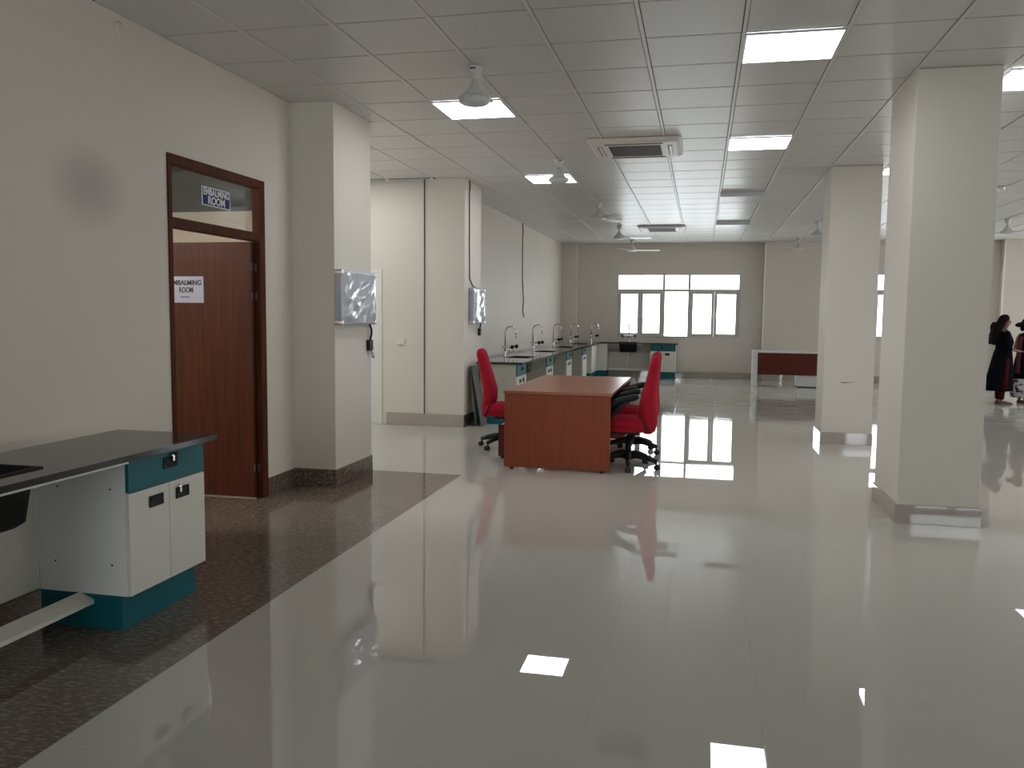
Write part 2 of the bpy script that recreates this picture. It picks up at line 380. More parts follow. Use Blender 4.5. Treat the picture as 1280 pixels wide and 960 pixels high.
# ------------------------------------------------------------------ windows
def window(n, X0, X1, Z0, Z1, origin, rz, full=True):
    r = root('window_%d' % n, origin, rz, kind='structure')
    W = X1-X0; k = W/2.925; fr = MB(); f0, f1 = .03, .10
    def rect(mb, a, b, c, d, t, y0, y1):
        mb.box(a, b, y0, y1, c, c+t); mb.box(a, b, y0, y1, d-t, d); mb.box(a, a+t, y0, y1, c+t, d-t); mb.box(b-t, b, y0, y1, c+t, d-t)
    rect(fr, X0, X1, Z0, Z1, .025, f0, f1)
    zt = Z0 + 1.11
    fr.box(X0+.025, X1-.025, f0, f1, zt, zt+.055)
    v1, v2 = X0 + 1.125*k, X0 + 1.735*k
    for v in (v1, v2): fr.box(v-.028, v+.028, f0, f1, Z0+.025, zt); fr.box(v-.028, v+.028, f0, f1, zt+.055, Z1-.025)
    fr.build('window_frame', M['winframe'], r)
    for a, b in ((X0+.026, v1-.029), (v2+.029, X1-.026)):
        m_ = (a+b)/2
        for c, d in ((a, m_-.001), (m_+.001, b)):
            s = MB(); rect(s, c, d, Z0+.026, zt-.001, .065, f0-.012, f1-.02); so = s.build('sash', M['winframe'], r)
            g = MB(); g.box(c+.06, d-.06, .055, .06, Z0+.09, zt-.065); g.build('pane', M['glass'], so)
            hx = d-.035 if c == a else c+.035
            hh = MB(); hh.box(hx-.01, hx+.01, f0-.035, f0-.012, Z0+.45, Z0+.56, .004); hh.build('window_handle', M['steel'], so)
    g = MB(); g.box(v1+.026, v2-.026, .058, .063, Z0+.024, zt); g.build('pane', M['glass'], r)
    for a, b in ((X0+.024, v1-.027), (v1+.027, v2-.027), (v2+.027, X1-.024)):
        g = MB(); g.box(a, b, .058, .063, zt+.054, Z1-.024); g.build('pane', M['glass'], r)
    s = MB(); s.box(X0-.0, X1+.0, -.015, .03, Z0-.0, Z0+.02, .003); s.build('window_sill', M['winframe'], r)
    return r
window(1, *WIN1, (0, YF, 0), 0)
window(2, *WIN2, (0, YF, 0), 0)
n = 3
window(n, 7.6, 10.4, .985, 2.515, (0, YF, 0), 0); n += 1
for a, b, c, d in rw: window(n, -b, -a, c, d, (XR, 0, 0), -PI/2); n += 1
for a, b, c, d in rearw: window(n, -b, -a, c, d, (0, YB, 0), PI); n += 1
window(n, 8.0, 10.1, .95, 2.5, (AX, 0, 0), PI/2)

# ------------------------------------------------------------------ embalming room door and the room behind it
dr = root('door_1', (XL, 0, 0), 0, kind='structure')
fx0, fx1 = -.055, .012
fr = MB(); jy0, jy1 = 4.955, 6.07
fr.box(fx0, fx1, DY0, jy0, 0, DZ, .004); fr.box(fx0, fx1, jy1, DY1, 0, DZ, .004)
fr.box(fx0, fx1, jy0, jy1, 2.465, DZ, .003); fr.box(fx0, fx1, jy0, jy1, 2.05, 2.118, .003)
fr.build('door_frame', M['framewood'], dr)
g = MB(); g.box(-.030, -.025, jy0-.003, jy1+.003, 2.112, 2.468); tp = g.build('transom_pane', M['glass'], dr)
lf = MB(); lf.box(-1.05, -.035, 6.015, 6.052, .012, 2.046, .002); leaf = lf.build('door_leaf', M['doorwood'], dr)
for z in (.25, 1.62, 1.85):
    h = MB(); h.lathe([(.005, z-.03), (.005, z+.03)], -.028, 6.010, 8); h.box(-.030, -.018, 6.053, 6.0695, z-.03, z+.03); h.build('hinge', M['alu_dark'], leaf)
# sign on the transom glass
sg = root('door_sign', (XL-.0245, 5.525, 2.315), 0, 'small blue sign with white capitals reading EMBALMING ROOM on the transom glass', 'sign')
mb = MB(); mb.box(0, .002, -.18, .18, -.066, .066); mb.build('sign_border', M['signw'], sg)
mb = MB(); mb.box(.002, .003, -.172, .172, -.059, .059); mb.build('sign_plate', M['blue'], sg)
RX = Matrix(((0, 0, 1, 0), (1, 0, 0, 0), (0, 1, 0, 0), (0, 0, 0, 1)))
text('lettering', 'EMBALMING', .066, M['signw'], sg, Matrix.Translation((.0035, 0, .030)) @ RX, off=.0018, width=.325)
text('lettering', 'ROOM', .075, M['signw'], sg, Matrix.Translation((.0035, 0, -.028)) @ RX, off=.0022, width=.215)
# sheet taped to the leaf
pp = root('door_notice', (-4.062, 6.014, 1.672), 0, 'pale paper notice reading EMBALMING ROOM taped to the brown door leaf', 'notice')
mb = MB(); mb.box(-.175, .175, -.0015, 0, -.105, .105); mb.build('paper_sheet', M['paper'], pp)
RF = Matrix(((1, 0, 0, 0), (0, 0, -1, 0), (0, 1, 0, 0), (0, 0, 0, 1)))
text('lettering', 'EMBALMING', .056, M['ink'], pp, Matrix.Translation((.018, -.0025, .053)) @ RF, off=.0012, width=.275)
text('lettering', 'ROOM', .06, M['ink'], pp, Matrix.Translation((.02, -.0025, -.005)) @ RF, off=.0012, width=.125)
mb = MB(); mb.box(-.03, .05, -.0022, -.0012, -.062, -.055); mb.build('small_print', M['ink'], pp)
# room behind
w = MB(); w.box(-6.3, XL-.09, 7.28, 7.36, 0, 2.45); struct(w, 'wall_inner_back', M['wall'])
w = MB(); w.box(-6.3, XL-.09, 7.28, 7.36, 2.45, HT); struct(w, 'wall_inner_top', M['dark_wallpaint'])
w = MB(); w.box(-6.4, -6.3, 2.6, 7.36, 0, HT); struct(w, 'wall_inner_side', M['wall'])
w = MB(); w.box(-6.3, XL-.09, 2.6, 2.68, 0, HT); struct(w, 'wall_inner_front', M['wall'])
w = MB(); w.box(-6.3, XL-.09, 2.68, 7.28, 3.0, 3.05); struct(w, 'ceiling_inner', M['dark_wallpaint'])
lp = root('added_tube_light', (-5.6, 4.2, 2.9), 0, 'added unseen tube light brightening the embalming room behind the open door', 'light')  # unseen lamp added to brighten the inner room
mb = MB(); mb.box(-.04, .04, -.6, .6, .05, .1, .006); mb.build('lamp_base', M['white'], lp)
M['tube'] = mat('tube_glow', (.9, .9, .9), .4, emit=(1, .95, .86), estr=320)
mb = MB(); mb.tube([(0, -.58, .025), (0, .58, .025)], .022, 10); mb.build('lamp_tube', M['tube'], lp)

# white door in the bay
d2 = root('door_2', (0, 10.62, 0), 0, kind='structure')
mb = MB(); mb.box(-5.15, -5.09, -.01, .1, 0, 2.09, .003); mb.box(-4.25, -4.19, -.01, .1, 0, 2.09, .003); mb.box(-5.09, -4.25, -.01, .1, 2.03, 2.09, .003); mb.build('door_frame', M['cream'], d2)
mb = MB(); mb.box(-5.089, -4.251, .02, .119, .001, 2.029, .001); lf2 = mb.build('door_leaf', M['white'], d2)
mb = MB(); mb.tube([(-4.33, .02, 1.02), (-4.33, -.04, 1.02), (-4.42, -.04, 1.02)], .009, 8); mb.build('door_handle', M['steel'], lf2)

# ------------------------------------------------------------------ ceiling fittings
def panel_light(x0, y0, label, w=.60, d=.605, lit=True, drop=0):
    r = root('ceiling_light', (x0+w/2, y0+d/2, H), 0, label, 'light', 'square ceiling light panels')
    b = MB(); t = .014; z0, z1 = -.010-drop, .003
    b.box(-w/2, w/2, -d/2, -d/2+t, z0, z1); b.box(-w/2, w/2, d/2-t, d/2, z0, z1); b.box(-w/2, -w/2+t, -d/2+t, d/2-t, z0, z1); b.box(w/2-t, w/2, -d/2+t, d/2-t, z0, z1)
    b.build('light_frame', M['alu'], r)
    b = MB(); b.box(-w/2+t, w/2-t, -d/2+t, d/2-t, z0+.003, z0+.007); b.build('diffuser', M['light'] if lit else M['unlit'], r)
    return r
panel_light(.212, 5.54, 'lit square ceiling panel nearest the camera, top right of centre')
panel_light(-2.248, 6.79, 'lit square ceiling panel right behind the nearest fan')
panel_light(.212, 8.665, 'lit square ceiling panel just right of the nearer air conditioner')
panel_light(-2.248, 10.54, 'lit square ceiling panel behind the second fan from the front')
panel_light(2.065, 6.64, 'lit square ceiling panel cut off by the nearest column at the right edge')
panel_light(2.06, 10.54, 'lit square ceiling panel beyond the nearest column, seen between the two columns')
panel_light(5.14, 14.3, 'lit square ceiling panel over the right part of the hall, mirrored in the floor')
panel_light(.212, 12.41, 'unlit square ceiling panel hanging slightly proud of the tiles, the nearer of two', lit=False, drop=.05)
panel_light(.212, 16.16, 'unlit square ceiling panel hanging slightly proud of the tiles, the farther of two', lit=False, drop=.05)
panel_light(5.75, 8.0, 'added unseen lit ceiling panel over the right aisle, outside the columns')  # unseen panel added for more ambient light
panel_light(-4.71, 9.3, 'lit square ceiling panel inside the side bay')
for x, y, w_ in ((5.14, 10.54, 'right of the columns in the middle of the right aisle'), (8.2, 11.8, 'near the right wall of the hall')):  # further unseen panels, added to lift the light in the hall
    panel_light(x, y, 'added unseen lit ceiling panel ' + w_)

def fan(loc, rz, blades, label):
    r = root('ceiling_fan', loc, rz, label, 'fan', 'white ceiling fans')
    mb = MB(); mb.lathe([(.0, 0), (.056, 0), (.056, -.012), (.047, -.04), (.022, -.085), (.018, -.088), (0, -.088)], seg=20); mb.build('canopy', M['fan'], r)
    mb = MB(); mb.box(-.020, .020, -.0555, -.050, -.026, -.018); mb.build('canopy_screw', M['black'], r)
    mb = MB(); mb.lathe([(.011, -.08), (.011, -.15)], seg=10); mb.build('down_rod', M['fan'], r)
    mb = MB(); mb.lathe([(.016, -.10), (.024, -.12), (.045, -.155), (.075, -.188), (.075, -.196), (.0, -.196)], seg=20); mb.build('motor_cup', M['fan'], r)
    mb = MB(); mb.lathe([(.05, -.195), (.09, -.2), (.112, -.215), (.115, -.235), (.108, -.25), (.085, -.262), (.04, -.268), (0, -.268)], seg=28); mb.build('motor_housing', M['fan'], r)
    if blades:
        for k in range(3):
            a = 2*PI*k/3; R4 = Matrix.Rotation(a, 4, 'Z')
            b = MB(); prof = [(.10, .025), (.20, .03), (.24, .055), (.45, .066), (.60, .070), (.63, .05)]
            top = []; 
            for x, w_ in prof:
                top.append([R4 @ Vector((x, -w_, -.232)), R4 @ Vector((x, w_, -.245)), R4 @ Vector((x, w_, -.249)), R4 @ Vector((x, -w_, -.236))])
            b.rings(top, False); b.build('blade', M['fan'], r)
    else:
        for k in range(3):
            R4 = Matrix.Rotation(2*PI*k/3+.5, 4, 'Z'); b = MB(); b.box(.10, .135, -.018, .018, -.236, -.228, .002, R4); b.build('blade_bracket', M['fan'], r)
    return r
FX = -1.625
fan((FX, 5.90, H), 0, False, 'nearest white ceiling fan, no blades showing, beside the first lit panel')
fan((FX, 9.50, H), .5, False, 'second nearest white ceiling fan, no blades showing, under a lit panel')
fan((FX, 13.2, H), 3.25, True, 'third ceiling fan from the front, one blade pointing left')
fan((FX, 16.6, H), .15, True, 'fourth ceiling fan from the front, left of the farther air conditioner')
fan((FX, 19.75, H), .12, True, 'last ceiling fan in the left row, against the far wall above the window')
fan((2.035, 16.5, H), 2.75, True, 'nearer ceiling fan peeping out left of the second column')
fan((2.05, 19.75, H), .1, True, 'farther ceiling fan left of the second column, against the back pilaster')
fan((5.18, 16.4, H), 2.9, True, 'ceiling fan above the two women at the right edge')

def cassette(loc, label):
    r = root('air_conditioner', loc, 0, label, 'air conditioner', 'ceiling cassette air conditioners')
    s = .465; b = MB()
    def ring(h, rr, z): # rounded square
        pts = []
        for cx, cy, a0 in ((h-rr, h-rr, 0), (-h+rr, h-rr, 90), (-h+rr, -h+rr, 180), (h-rr, -h+rr, 270)):
            for q in range(5):
                a = math.radians(a0+q*22.5); pts.append(Vector((cx+rr*math.cos(a), cy+rr*math.sin(a), z)))
        return pts
    b.rings([ring(s, .06, 0), ring(s, .06, -.012), ring(s-.012, .055, -.028), ring(s-.045, .05, -.044), ring(s-.06, .05, -.0455)], False); b.build('casing', M['acw'], r)
    g = MB(); g.box(-.26, .26, -.26, .26, -.0485, -.0450); g.build('grille_backing', M['grille'], r)
    g = MB()
    for k in range(14):
        y = -.25 + k*.5/13; g.box(-.26, .26, y-.004, y+.004, -.052, -.0485)
    for k in range(18):
        x = -.25 + k*.5/17; g.box(x-.0025, x+.0025, -.26, .26, -.0515, -.0485)
    g.build('grille', M['alu_dark'], r)
    for (a, b2, c, d) in ((-.29, .29, -.375, -.33), (-.29, .29, .33, .375), (-.375, -.33, -.25, .25), (.33, .375, -.25, .25)):
        q = MB(); q.box(a, b2, c, d, -.0480, -.0450); so = q.build('air_slot', M['grille'], r)
        q = MB()
        if b2-a > d-c: q.box(a+.01, b2-.01, d-.014, d-.006, -.052, -.0480, .001)
        else: q.box(a+.013, b2-.006, c+.01, d-.01, -.052, -.0480, .001)
        q.build('louvre', M['white'], so)
    return r
cassette((-.715, 8.93, H), 'nearer cassette air conditioner with dark square grille in the ceiling')
cassette((-.82, 17.1, H), 'farther cassette air conditioner seen very flat near the end of the ceiling')
sd = root('smoke_detector', (3.83, 12.45, H), 0, 'tiny shiny round detector on the ceiling right of the nearest column', 'detector')
mb = MB(); mb.lathe([(.05, 0), (.05, -.015), (.04, -.04), (0, -.045)], seg=16); mb.build('detector_body', M['chrome'], sd)
mb = MB(); mb.lathe([(.06, 0), (.06, -.008), (.05, -.010), (.04, -.010)], seg=16); mb.build('detector_base', M['white'], sd)

# ------------------------------------------------------------------ wrapped wall units
def wall_unit(loc, w_, h_, label, t=.075):
    r = root('wrapped_panel', loc, 0, label, 'wall panel', 'film-wrapped silver wall panels')
    b = MB(); b.box(0, t, -w_/2, w_/2, -h_/2, h_/2, .018); b.build('panel_frame', M['silver'], r)
    # crumpled film on the front, a real bulging sheet
    rows, cols = 22, 26; vs = []; fs = []; rnd = random.Random(3)
    for i in range(rows):
        for j in range(cols):
            u, v = j/(cols-1), i/(rows-1)
            e = min(u, 1-u, v, 1-v)*8
            bul = .010*min(1, e)*(1+.8*math.sin(6.3*u*1.3+2*v)+.5*math.cos(9*v+4*u)+.35*math.sin(21*v-17*u))
            vs.append(Vector((t+.001+max(.0, bul), (u-.5)*(w_-.045), (v-.5)*(h_-.045))))
    for i in range(rows-1):
        for j in range(cols-1): a = i*cols+j; fs.append((a, a+1, a+cols+1, a+cols))
    m_ = MB(); m_.add(vs, fs, True); fo = m_.build('plastic_film', M['film'], r)
    for sy in (-1, 1):
        for sz in (-1, 1):
            c = MB(); c.box(-.0, t+.004, sy*(w_/2-.022)-.024, sy*(w_/2-.022)+.024, sz*(h_/2-.022)-.024, sz*(h_/2-.022)+.024, .012); c.build('corner_cap', M['steel'], r)
    return r
wall_unit((PX, 7.00, 1.63), .78, .47, 'silver wall panel wrapped in crumpled film on the nearest left pillar')
wall_unit((PX, 11.12, 1.61), .60, .48, 'silver wall panel wrapped in crumpled film on the second left pillar')
def plug(loc, label, s=1, cable=True):
    r = root('power_plug', loc, 0, label, 'plug', 'black plugs below the wrapped panels')
    b = MB(); b.box(0, .035, -.04*s, .04*s, -.05, .05, .006); b.build('plug_body', M['black'], r)
    c = MB(); c.tube([(.02, 0, .045), (.03, .01, .10), (.028, .015, .15), (.02, -.02, .20)], .010, 6); c.build('cord', M['black'], r)
    if cable:
        c = MB(); c.tube([(.03, .02, -.05), (.04, .03, -.12)], .014, 6); c.build('cord', M['steel'], r)
    return r
plug((PX, 7.36, 1.20), 'black plug and cord hanging below the wrapped panel of the nearest pillar', 1.1)
plug((PX, 11.34, 1.25), 'black square plug under the wrapped panel of the second pillar', 1, False).children[0]
# ------------------------------------------------------------------ laboratory cabinets and counters
def handle(parent, x, y, z, key=True):     # on a front facing +x
    h = MB(); w_, hh, t = .105, .055, .006
    h.box(x, x+.002, y-w_/2+.006, y+w_/2-.006, z-hh/2+.006, z+hh/2-.006)
    for a, b, c, d in ((-w_/2, w_/2, -hh/2, -hh/2+t), (-w_/2, w_/2, hh/2-t, hh/2), (-w_/2, -w_/2+t, -hh/2+t, hh/2-t), (w_/2-t, w_/2, -hh/2+t, hh/2-t)):
        h.box(x, x+.006, y+a, y+b, z+c, z+d)
    h.box(x+.002, x+.009, y-w_/2+.012, y+w_/2-.012, z+.002, z+.012, .001)
    ho = h.build('handle', M['black'], parent)
    if key:
        ky = y + (-.03 if key == 1 else .012)
        k = MB(); k.tube([(x, ky, z+.034), (x+.016, ky, z+.034)], .010, 12); k.box(x+.014, x+.018, ky-.006, ky+.006, z+.005, z+.034, .001); k.build('key', M['chrome'], parent)
        if key == 2:
            k = MB(); k.box(x+.012, x+.02, ky+.012, ky+.034, z-.01, z+.045, .003); k.build('key_fob', M['black'], parent)
def make_cabinet(loc, rz, label, group=None, w=.60, dp=.50, H0=.82):
    r = root('base_cabinet', loc, rz, label, 'cabinet', group); h = w/2
    b = MB(); b.box(-dp, -.019, -h, h, .165, H0-.002); b.build('cabinet_body', M['white_side'], r)
    b = MB(); b.box(-dp, -.055, -h+.002, h-.02, 0, .165); b.build('plinth', M['teal'], r)
    for s, nm in ((-1, 0), (1, 1)):
        y0, y1 = (-h, -.002) if s < 0 else (.002, h)
        d = MB(); d.box(-.0185, 0, y0, y1, .168, .652, .0015); do = d.build('door', M['cream'], r)
        handle(do, 0, s*.105, .585, key=1 if s > 0 else 0)
    d = MB(); d.box(-.0185, 0, -h, h, .657, H0-.006, .0015); do = d.build('drawer', M['teal'], r)
    handle(do, 0, .01, .752, key=2)
    for x, z in ((-.1, .67), (-.385, .67), (-.1, .31), (-.41, .31)):
        sc = MB(); sc.box(x-.004, x+.004, -h-.0015, -h, z-.004, z+.004); sc.build('screw', M['black'], r)
    return r
CXF = -2.56
cab = make_cabinet((CXF, 3.63, 0), 0, 'white lab cabinet with teal drawer and plinth beside the embalming room door', 'lab base cabinets')
dup(cab, (CXF, 1.75, 0), 0, 'white lab cabinet at the hidden near end of the front counter', 'lab base cabinets')
def slab_with_sinks(mb, x0, x1, y0, y1, z0, z1, sinks):   # sinks: (xa, xb, ya, yb); cut along y
    y = y0
    for xa, xb, ya, yb in sorted(sinks, key=lambda q: q[2]):
        mb.box(x0, x1, y, ya, z0, z1); mb.box(x0, xa, ya, yb, z0, z1); mb.box(xb, x1, ya, yb, z0, z1); y = yb
    mb.box(x0, x1, y, y1, z0, z1)
def slab_along_x(mb, x0, x1, y0, y1, z0, z1, sinks):
    x = x0
    for xa, xb, ya, yb in sorted(sinks):
        mb.box(x, xa, y0, y1, z0, z1); mb.box(xa, xb, y0, ya, z0, z1); mb.box(xa, xb, yb, y1, z0, z1); x = xb
    mb.box(x, x1, y0, y1, z0, z1)
ZT = .853
def sink(x0, x1, y0, y1, label, depth=.235, zt=ZT):
    r = root('sink', ((x0+x1)/2, (y0+y1)/2, zt), 0, label, 'sink', 'black sinks set in the counters')
    a, b = (x1-x0)/2-.002, (y1-y0)/2-.002
    def rr(ha, hb, rad, z):
        pts = []
        for cx, cy, a0 in ((ha-rad, hb-rad, 0), (-ha+rad, hb-rad, 90), (-ha+rad, -hb+rad, 180), (ha-rad, -hb+rad, 270)):
            for q in range(5):
                an = math.radians(a0+q*22.5); pts.append(Vector((cx+rad*math.cos(an), cy+rad*math.sin(an), z)))
        return pts
    m_ = MB(); m_.rings([rr(a, b, .02, -.003), rr(a-.003, b-.003, .02, -.05), rr(a-.015, b-.015, .04, -depth+.02), rr(a-.04, b-.04, .04, -depth),
                         rr(a-.05, b-.05, .04, -depth+.008), rr(a-.022, b-.022, .04, -depth+.03), rr(a-.01, b-.01, .02, -.05), rr(a-.008, b-.008, .02, -.003)], True, False)
    n_ = 20; m_.add([Vector((0, 0, -depth))], []); 
    base = rr(a-.04, b-.04, .04, -depth); m_.rings([base, rr(.03, .03, .02, -depth-.002), rr(.02, .02, .015, -depth+.008), rr(a-.05, b-.05, .04, -depth+.008)], False, True)
    m_.build('bowl', M['sink'], r)
    d = MB(); d.lathe([(.0, -depth+.009), (.028, -depth+.009), (.03, -depth+.012), (.0, -depth+.012)], seg=14); d.build('drain', M['steel'], r)
    rim = MB(); q = .022
    rim.box(-a-q, a+q, -b-q, -b-.0, .0, .006); rim.box(-a-q, a+q, b, b+q, .0, .006); rim.box(-a-q, -a, -b, b, 0, .006); rim.box(a, a+q, -b, b, 0, .006)
    rim.build('rim', M['sink'], r)
    return r
# near counter
def knee_parts(r, x_back, y0, y1, xa, xb):
    pass
S1 = (-2.99, -2.64, 2.40, 2.87)
mb = MB(); slab_with_sinks(mb, -3.085, -2.485, 1.42, 3.945, .825, ZT, [S1])
wt = mb.build('worktop', M['granite_top']); tag(wt, 'dark granite worktop of the front counter, nearest the camera on the left', 'worktop')
ap = MB(); ap.box(-2.575, -2.555, 2.052, 3.328, .797, .824); tag(ap.build('apron_rail', M['white_side']), 'white rail right under the front edge of the near granite worktop', 'rail')
bp_ = MB(); bp_.box(-3.078, -3.06, 2.052, 3.328, .17, .824); tag(bp_.build('back_panel', M['cream']), 'cream panel closing the back of the near knee space below the sink', 'panel')
rl = MB(); A = Vector((-2.845, 0, .170)); 
prof = [(-2.862, .150), (-2.842, .168), (-2.765, .137), (-2.765, .118), (-2.85, .118)]
rl.rings([[Vector((x, y, z)) for x, z in prof] for y in (2.04, 3.338)], False)
ro = rl.build('foot_rail', M['cream']); tag(ro, 'cream sheet metal foot rail running low along the near counter to the teal plinth', 'rail')
sc = MB(); 
for x, z in ((-2.80, .137), (-2.79, .126)): sc.box(x-.003, x+.003, 3.338, 3.3395, z-.003, z+.003)
sc.build('screws', M['black'], ro)
sink(*S1, 'black sink in the front granite worktop at the left edge of the picture')

# left row by the long wall
LX = -2.42; ys = [11.36, 13.58, 15.65, 17.78]
names = ['nearest lab cabinet of the row along the long left wall, left of the desk', 'second lab cabinet of the row along the long left wall',
         'third lab cabinet of the row along the long left wall', 'fourth lab cabinet of the row along the long left wall, farthest with a drawer']
def cream_body(c):
    for ch_ in c.children:
        if ch_.name.startswith('cabinet_body'): ch_.material_slots[0].link = 'OBJECT'; ch_.material_slots[0].material = M['cream_dark']
for y, nme in zip(ys, names): cream_body(dup(cab, (LX, y, 0), 0, nme, 'lab base cabinets'))
sy = [12.45, 14.6, 16.7, 18.75]
mb = MB(); slab_with_sinks(mb, -2.98, -2.345, 11.02, 20.2, .825, ZT, [(-2.82, -2.52, y-.2, y+.2) for y in sy])
slab_along_x(mb, -3.0, -.54, 20.2, 20.80, .825, ZT, [(-1.94, -1.52, 20.32, 20.68)])
tag(mb.build('worktop', M['granite_top']), 'L-shaped dark granite worktop along the left wall and below the far window', 'worktop')
for y, q in zip(sy, ('first', 'second', 'third', 'fourth')):
    sink(-2.82, -2.52, y-.2, y+.2, q + ' black sink from the front in the long left worktop')
gaps = [(11.66, 13.28), (13.88, 15.35), (15.95, 17.48), (18.08, 19.2)]
for k, (a, b) in enumerate(gaps):
    p = MB(); p.box(-2.93, -2.915, a+.002, b-.002, .17, .824)
    tag(p.build('back_panel', M['cream']), 'cream back panel of the knee space behind the %s lab cabinet of the left row' % ('nearest', 'second', 'third', 'fourth')[k], 'panel')
# corner unit and back row
cu = root('corner_cabinet', (0, 0, 0), 0, 'cream corner cabinet with teal plinth where the two counters meet', 'cabinet')
mb = MB(); mb.box(-2.93, -2.45, 19.2, 20.28, .165, .823); mb.box(-2.93, -2.22, 20.28, 20.78, .165, .823); mb.build('cabinet_body', M['cream'], cu)
mb = MB(); mb.box(-2.449, -2.222, 20.262, 20.279, .17, .82, .0015); mb.build('door', M['cream'], cu)
mb = MB(); mb.box(-2.93, -2.47, 19.2, 20.30, 0, .165); mb.box(-2.93, -2.24, 20.30, 20.78, 0, .165); mb.build('plinth', M['teal'], cu)
dup(cab, (-.885, 20.26, 0), -PI/2, 'lab cabinet with teal drawer standing at the right end of the far counter', 'lab base cabinets')
mb = MB(); mb.box(-2.215, -1.19, 20.74, 20.755, .17, .60); tag(mb.build('back_panel', M['cream']), 'cream back panel under the far sink below the window', 'panel')
mb = MB(); mb.box(-2.215, -1.19, 20.45, 20.50, .17, .23, .003); tag(mb.build('foot_rail', M['cream']), 'cream foot rail across the far knee space below the window', 'rail')
s6 = sink(-1.94, -1.52, 20.32, 20.68, 'black sink in the far worktop under the window')
mb = MB(); mb.tube([(0, 0, -.2), (0, 0, -.3), (-.03, .03, -.5), (-.03, .1, -.64), (-.03, .15, -.66)], .016, 8); mb.build('waste_pipe', M['plain_white'], s6)

def tap(loc, rz, label, sc=1.0):
    r = root('gooseneck_tap', loc, rz, label, 'tap', 'gooseneck taps on the counters')
    m_ = MB(); m_.lathe([(.028, 0), (.028, .008), (.014, .014), (.014, .12), (.018, .125), (.018, .14), (.011, .145)], seg=14); m_.build('tap_base', M['chrome'], r)
    pts = [(0, 0, .13), (0, 0, .38)] + [(.085-.085*math.cos(a), 0, .38+.085*math.sin(a)) for a in [PI*k/10 for k in range(1, 11)]] + [(.17, 0, .33)]
    m_ = MB(); m_.tube(pts, .0115, 10); m_.build('spout', M['chrome'], r)
    m_ = MB(); m_.tube([(.17, 0, .335), (.17, 0, .30)], [.013, .010], 10); m_.build('nozzle', M['chrome'], r)
    m_ = MB(); m_.tube([(0, -.15, .155), (0, .15, .155)], .013, 10); m_.build('cross_pipe', M['chrome'], r)
    for s in (-1, 1):
        m_ = MB(); m_.tube([(0, s*.15, .155), (.13, s*.15, .155)], .013, 10); v = m_.build('valve', M['chrome'], r)
        m_ = MB(); m_.tube([(.13, s*.15, .155), (.17, s*.15, .155)], [.033, .026], 10); m_.build('knob', M['black'], v)
        m_ = MB(); m_.tube([(.09, s*.15, .150), (.10, s*.15, .07)], [.011, .006], 8); m_.build('outlet', M['chrome'], v)
    return r
tlab = ['nearest gooseneck tap on the long left worktop', 'second gooseneck tap from the front on the long left worktop', 'third gooseneck tap from the front on the long left worktop', 'fourth gooseneck tap from the front on the long left worktop, near the corner']
t0 = tap((-2.92, 12.45, ZT), 0, tlab[0])
for y, l_ in zip((14.6, 16.7, 19.0), tlab[1:]): dup(t0, (-2.92, y, ZT), 0, l_)
dup(t0, (-2.62, 20.35, ZT), 0, 'faint gooseneck tap in the corner where the counters meet')
dup(t0, (-1.73, 20.745, ZT), -PI/2, 'gooseneck tap at the far sink, standing out against the window')
# boards leaning
def leaning(x0, x1, y0, y1, h, t, label, m):
    r_m = MB(); dx = x0-x1; n = Vector((h, 0, -dx)).normalized()*t
    a, b = Vector((x1, 0, 0)), Vector((x0, 0, h))
    poly = [a, b, b+n, a+n]
    zmin = min(p.z for p in poly)
    r_m.rings([[Vector((p.x, y, p.z-zmin)) for p in poly] for y in (y0, y1)], False)
    o = r_m.build('leaning_board', m); tag(o, label, 'board', 'boards leaning on the second left pillar'); return o
leaning(-3.022, -2.93, 10.80, 11.0, .80, .014, 'thin dark grey board leaning on the second left pillar, closest to it', M['dgrey'])
leaning(-2.985, -2.83, 10.74, 10.99, .80, .016, 'grey board leaning on the pillar right behind the left red chair', M['dgrey'])

# ------------------------------------------------------------------ big desk
dk = root('office_desk', (-1.33, 7.86, 0), 0, 'long cherry-red wooden desk in the middle of the hall between red chairs', 'desk')
mb = MB(); mb.box(-.525, .525, 0, 2.20, .735, .765, .003); mb.build('desktop', M['desktop'], dk)
mb = MB(); mb.box(-.515, .515, .006, .03, .02, .734, .002); mb.build('end_panel', M['deskwood'], dk)
mb = MB(); mb.box(-.515, .515, 2.17, 2.194, .02, .734, .002); mb.build('end_panel', M['deskwood'], dk)
mb = MB(); mb.box(-.02, .0, .031, 2.169, .25, .734); mb.build('modesty_panel', M['deskwood'], dk)
for x in (-.44, .44):
    for y in (.018, 2.182):
        mb = MB(); mb.lathe([(.02, 0), (.02, .02)], x, y, 12); mb.build('foot', M['black'], dk)
mb = MB(); mb.box(-.48, -.05, .031, .45, .52, .733); mb.build('drawer_box', M['deskwood'], dk)
pd = root('drawer_pedestal', (-1.93, 8.40, 0), 0, 'low dark cherry pedestal sticking out at the left side behind the big desk', 'drawer unit')
mb = MB(); mb.box(-.10, .06, -.012, 0, .03, .36, .001); mb.build('front_panel', M['darkred'], pd)
mb = MB(); mb.box(-.09, .05, .0, .35, .03, .35); mb.build('pedestal_body', M['white'], pd)
for x in (-.06, .03):
    for y in (.03, .32):
        mb = MB(); mb.lathe([(.018, 0), (.02, .03)], x, y, 10); mb.build('castor', M['black'], pd)

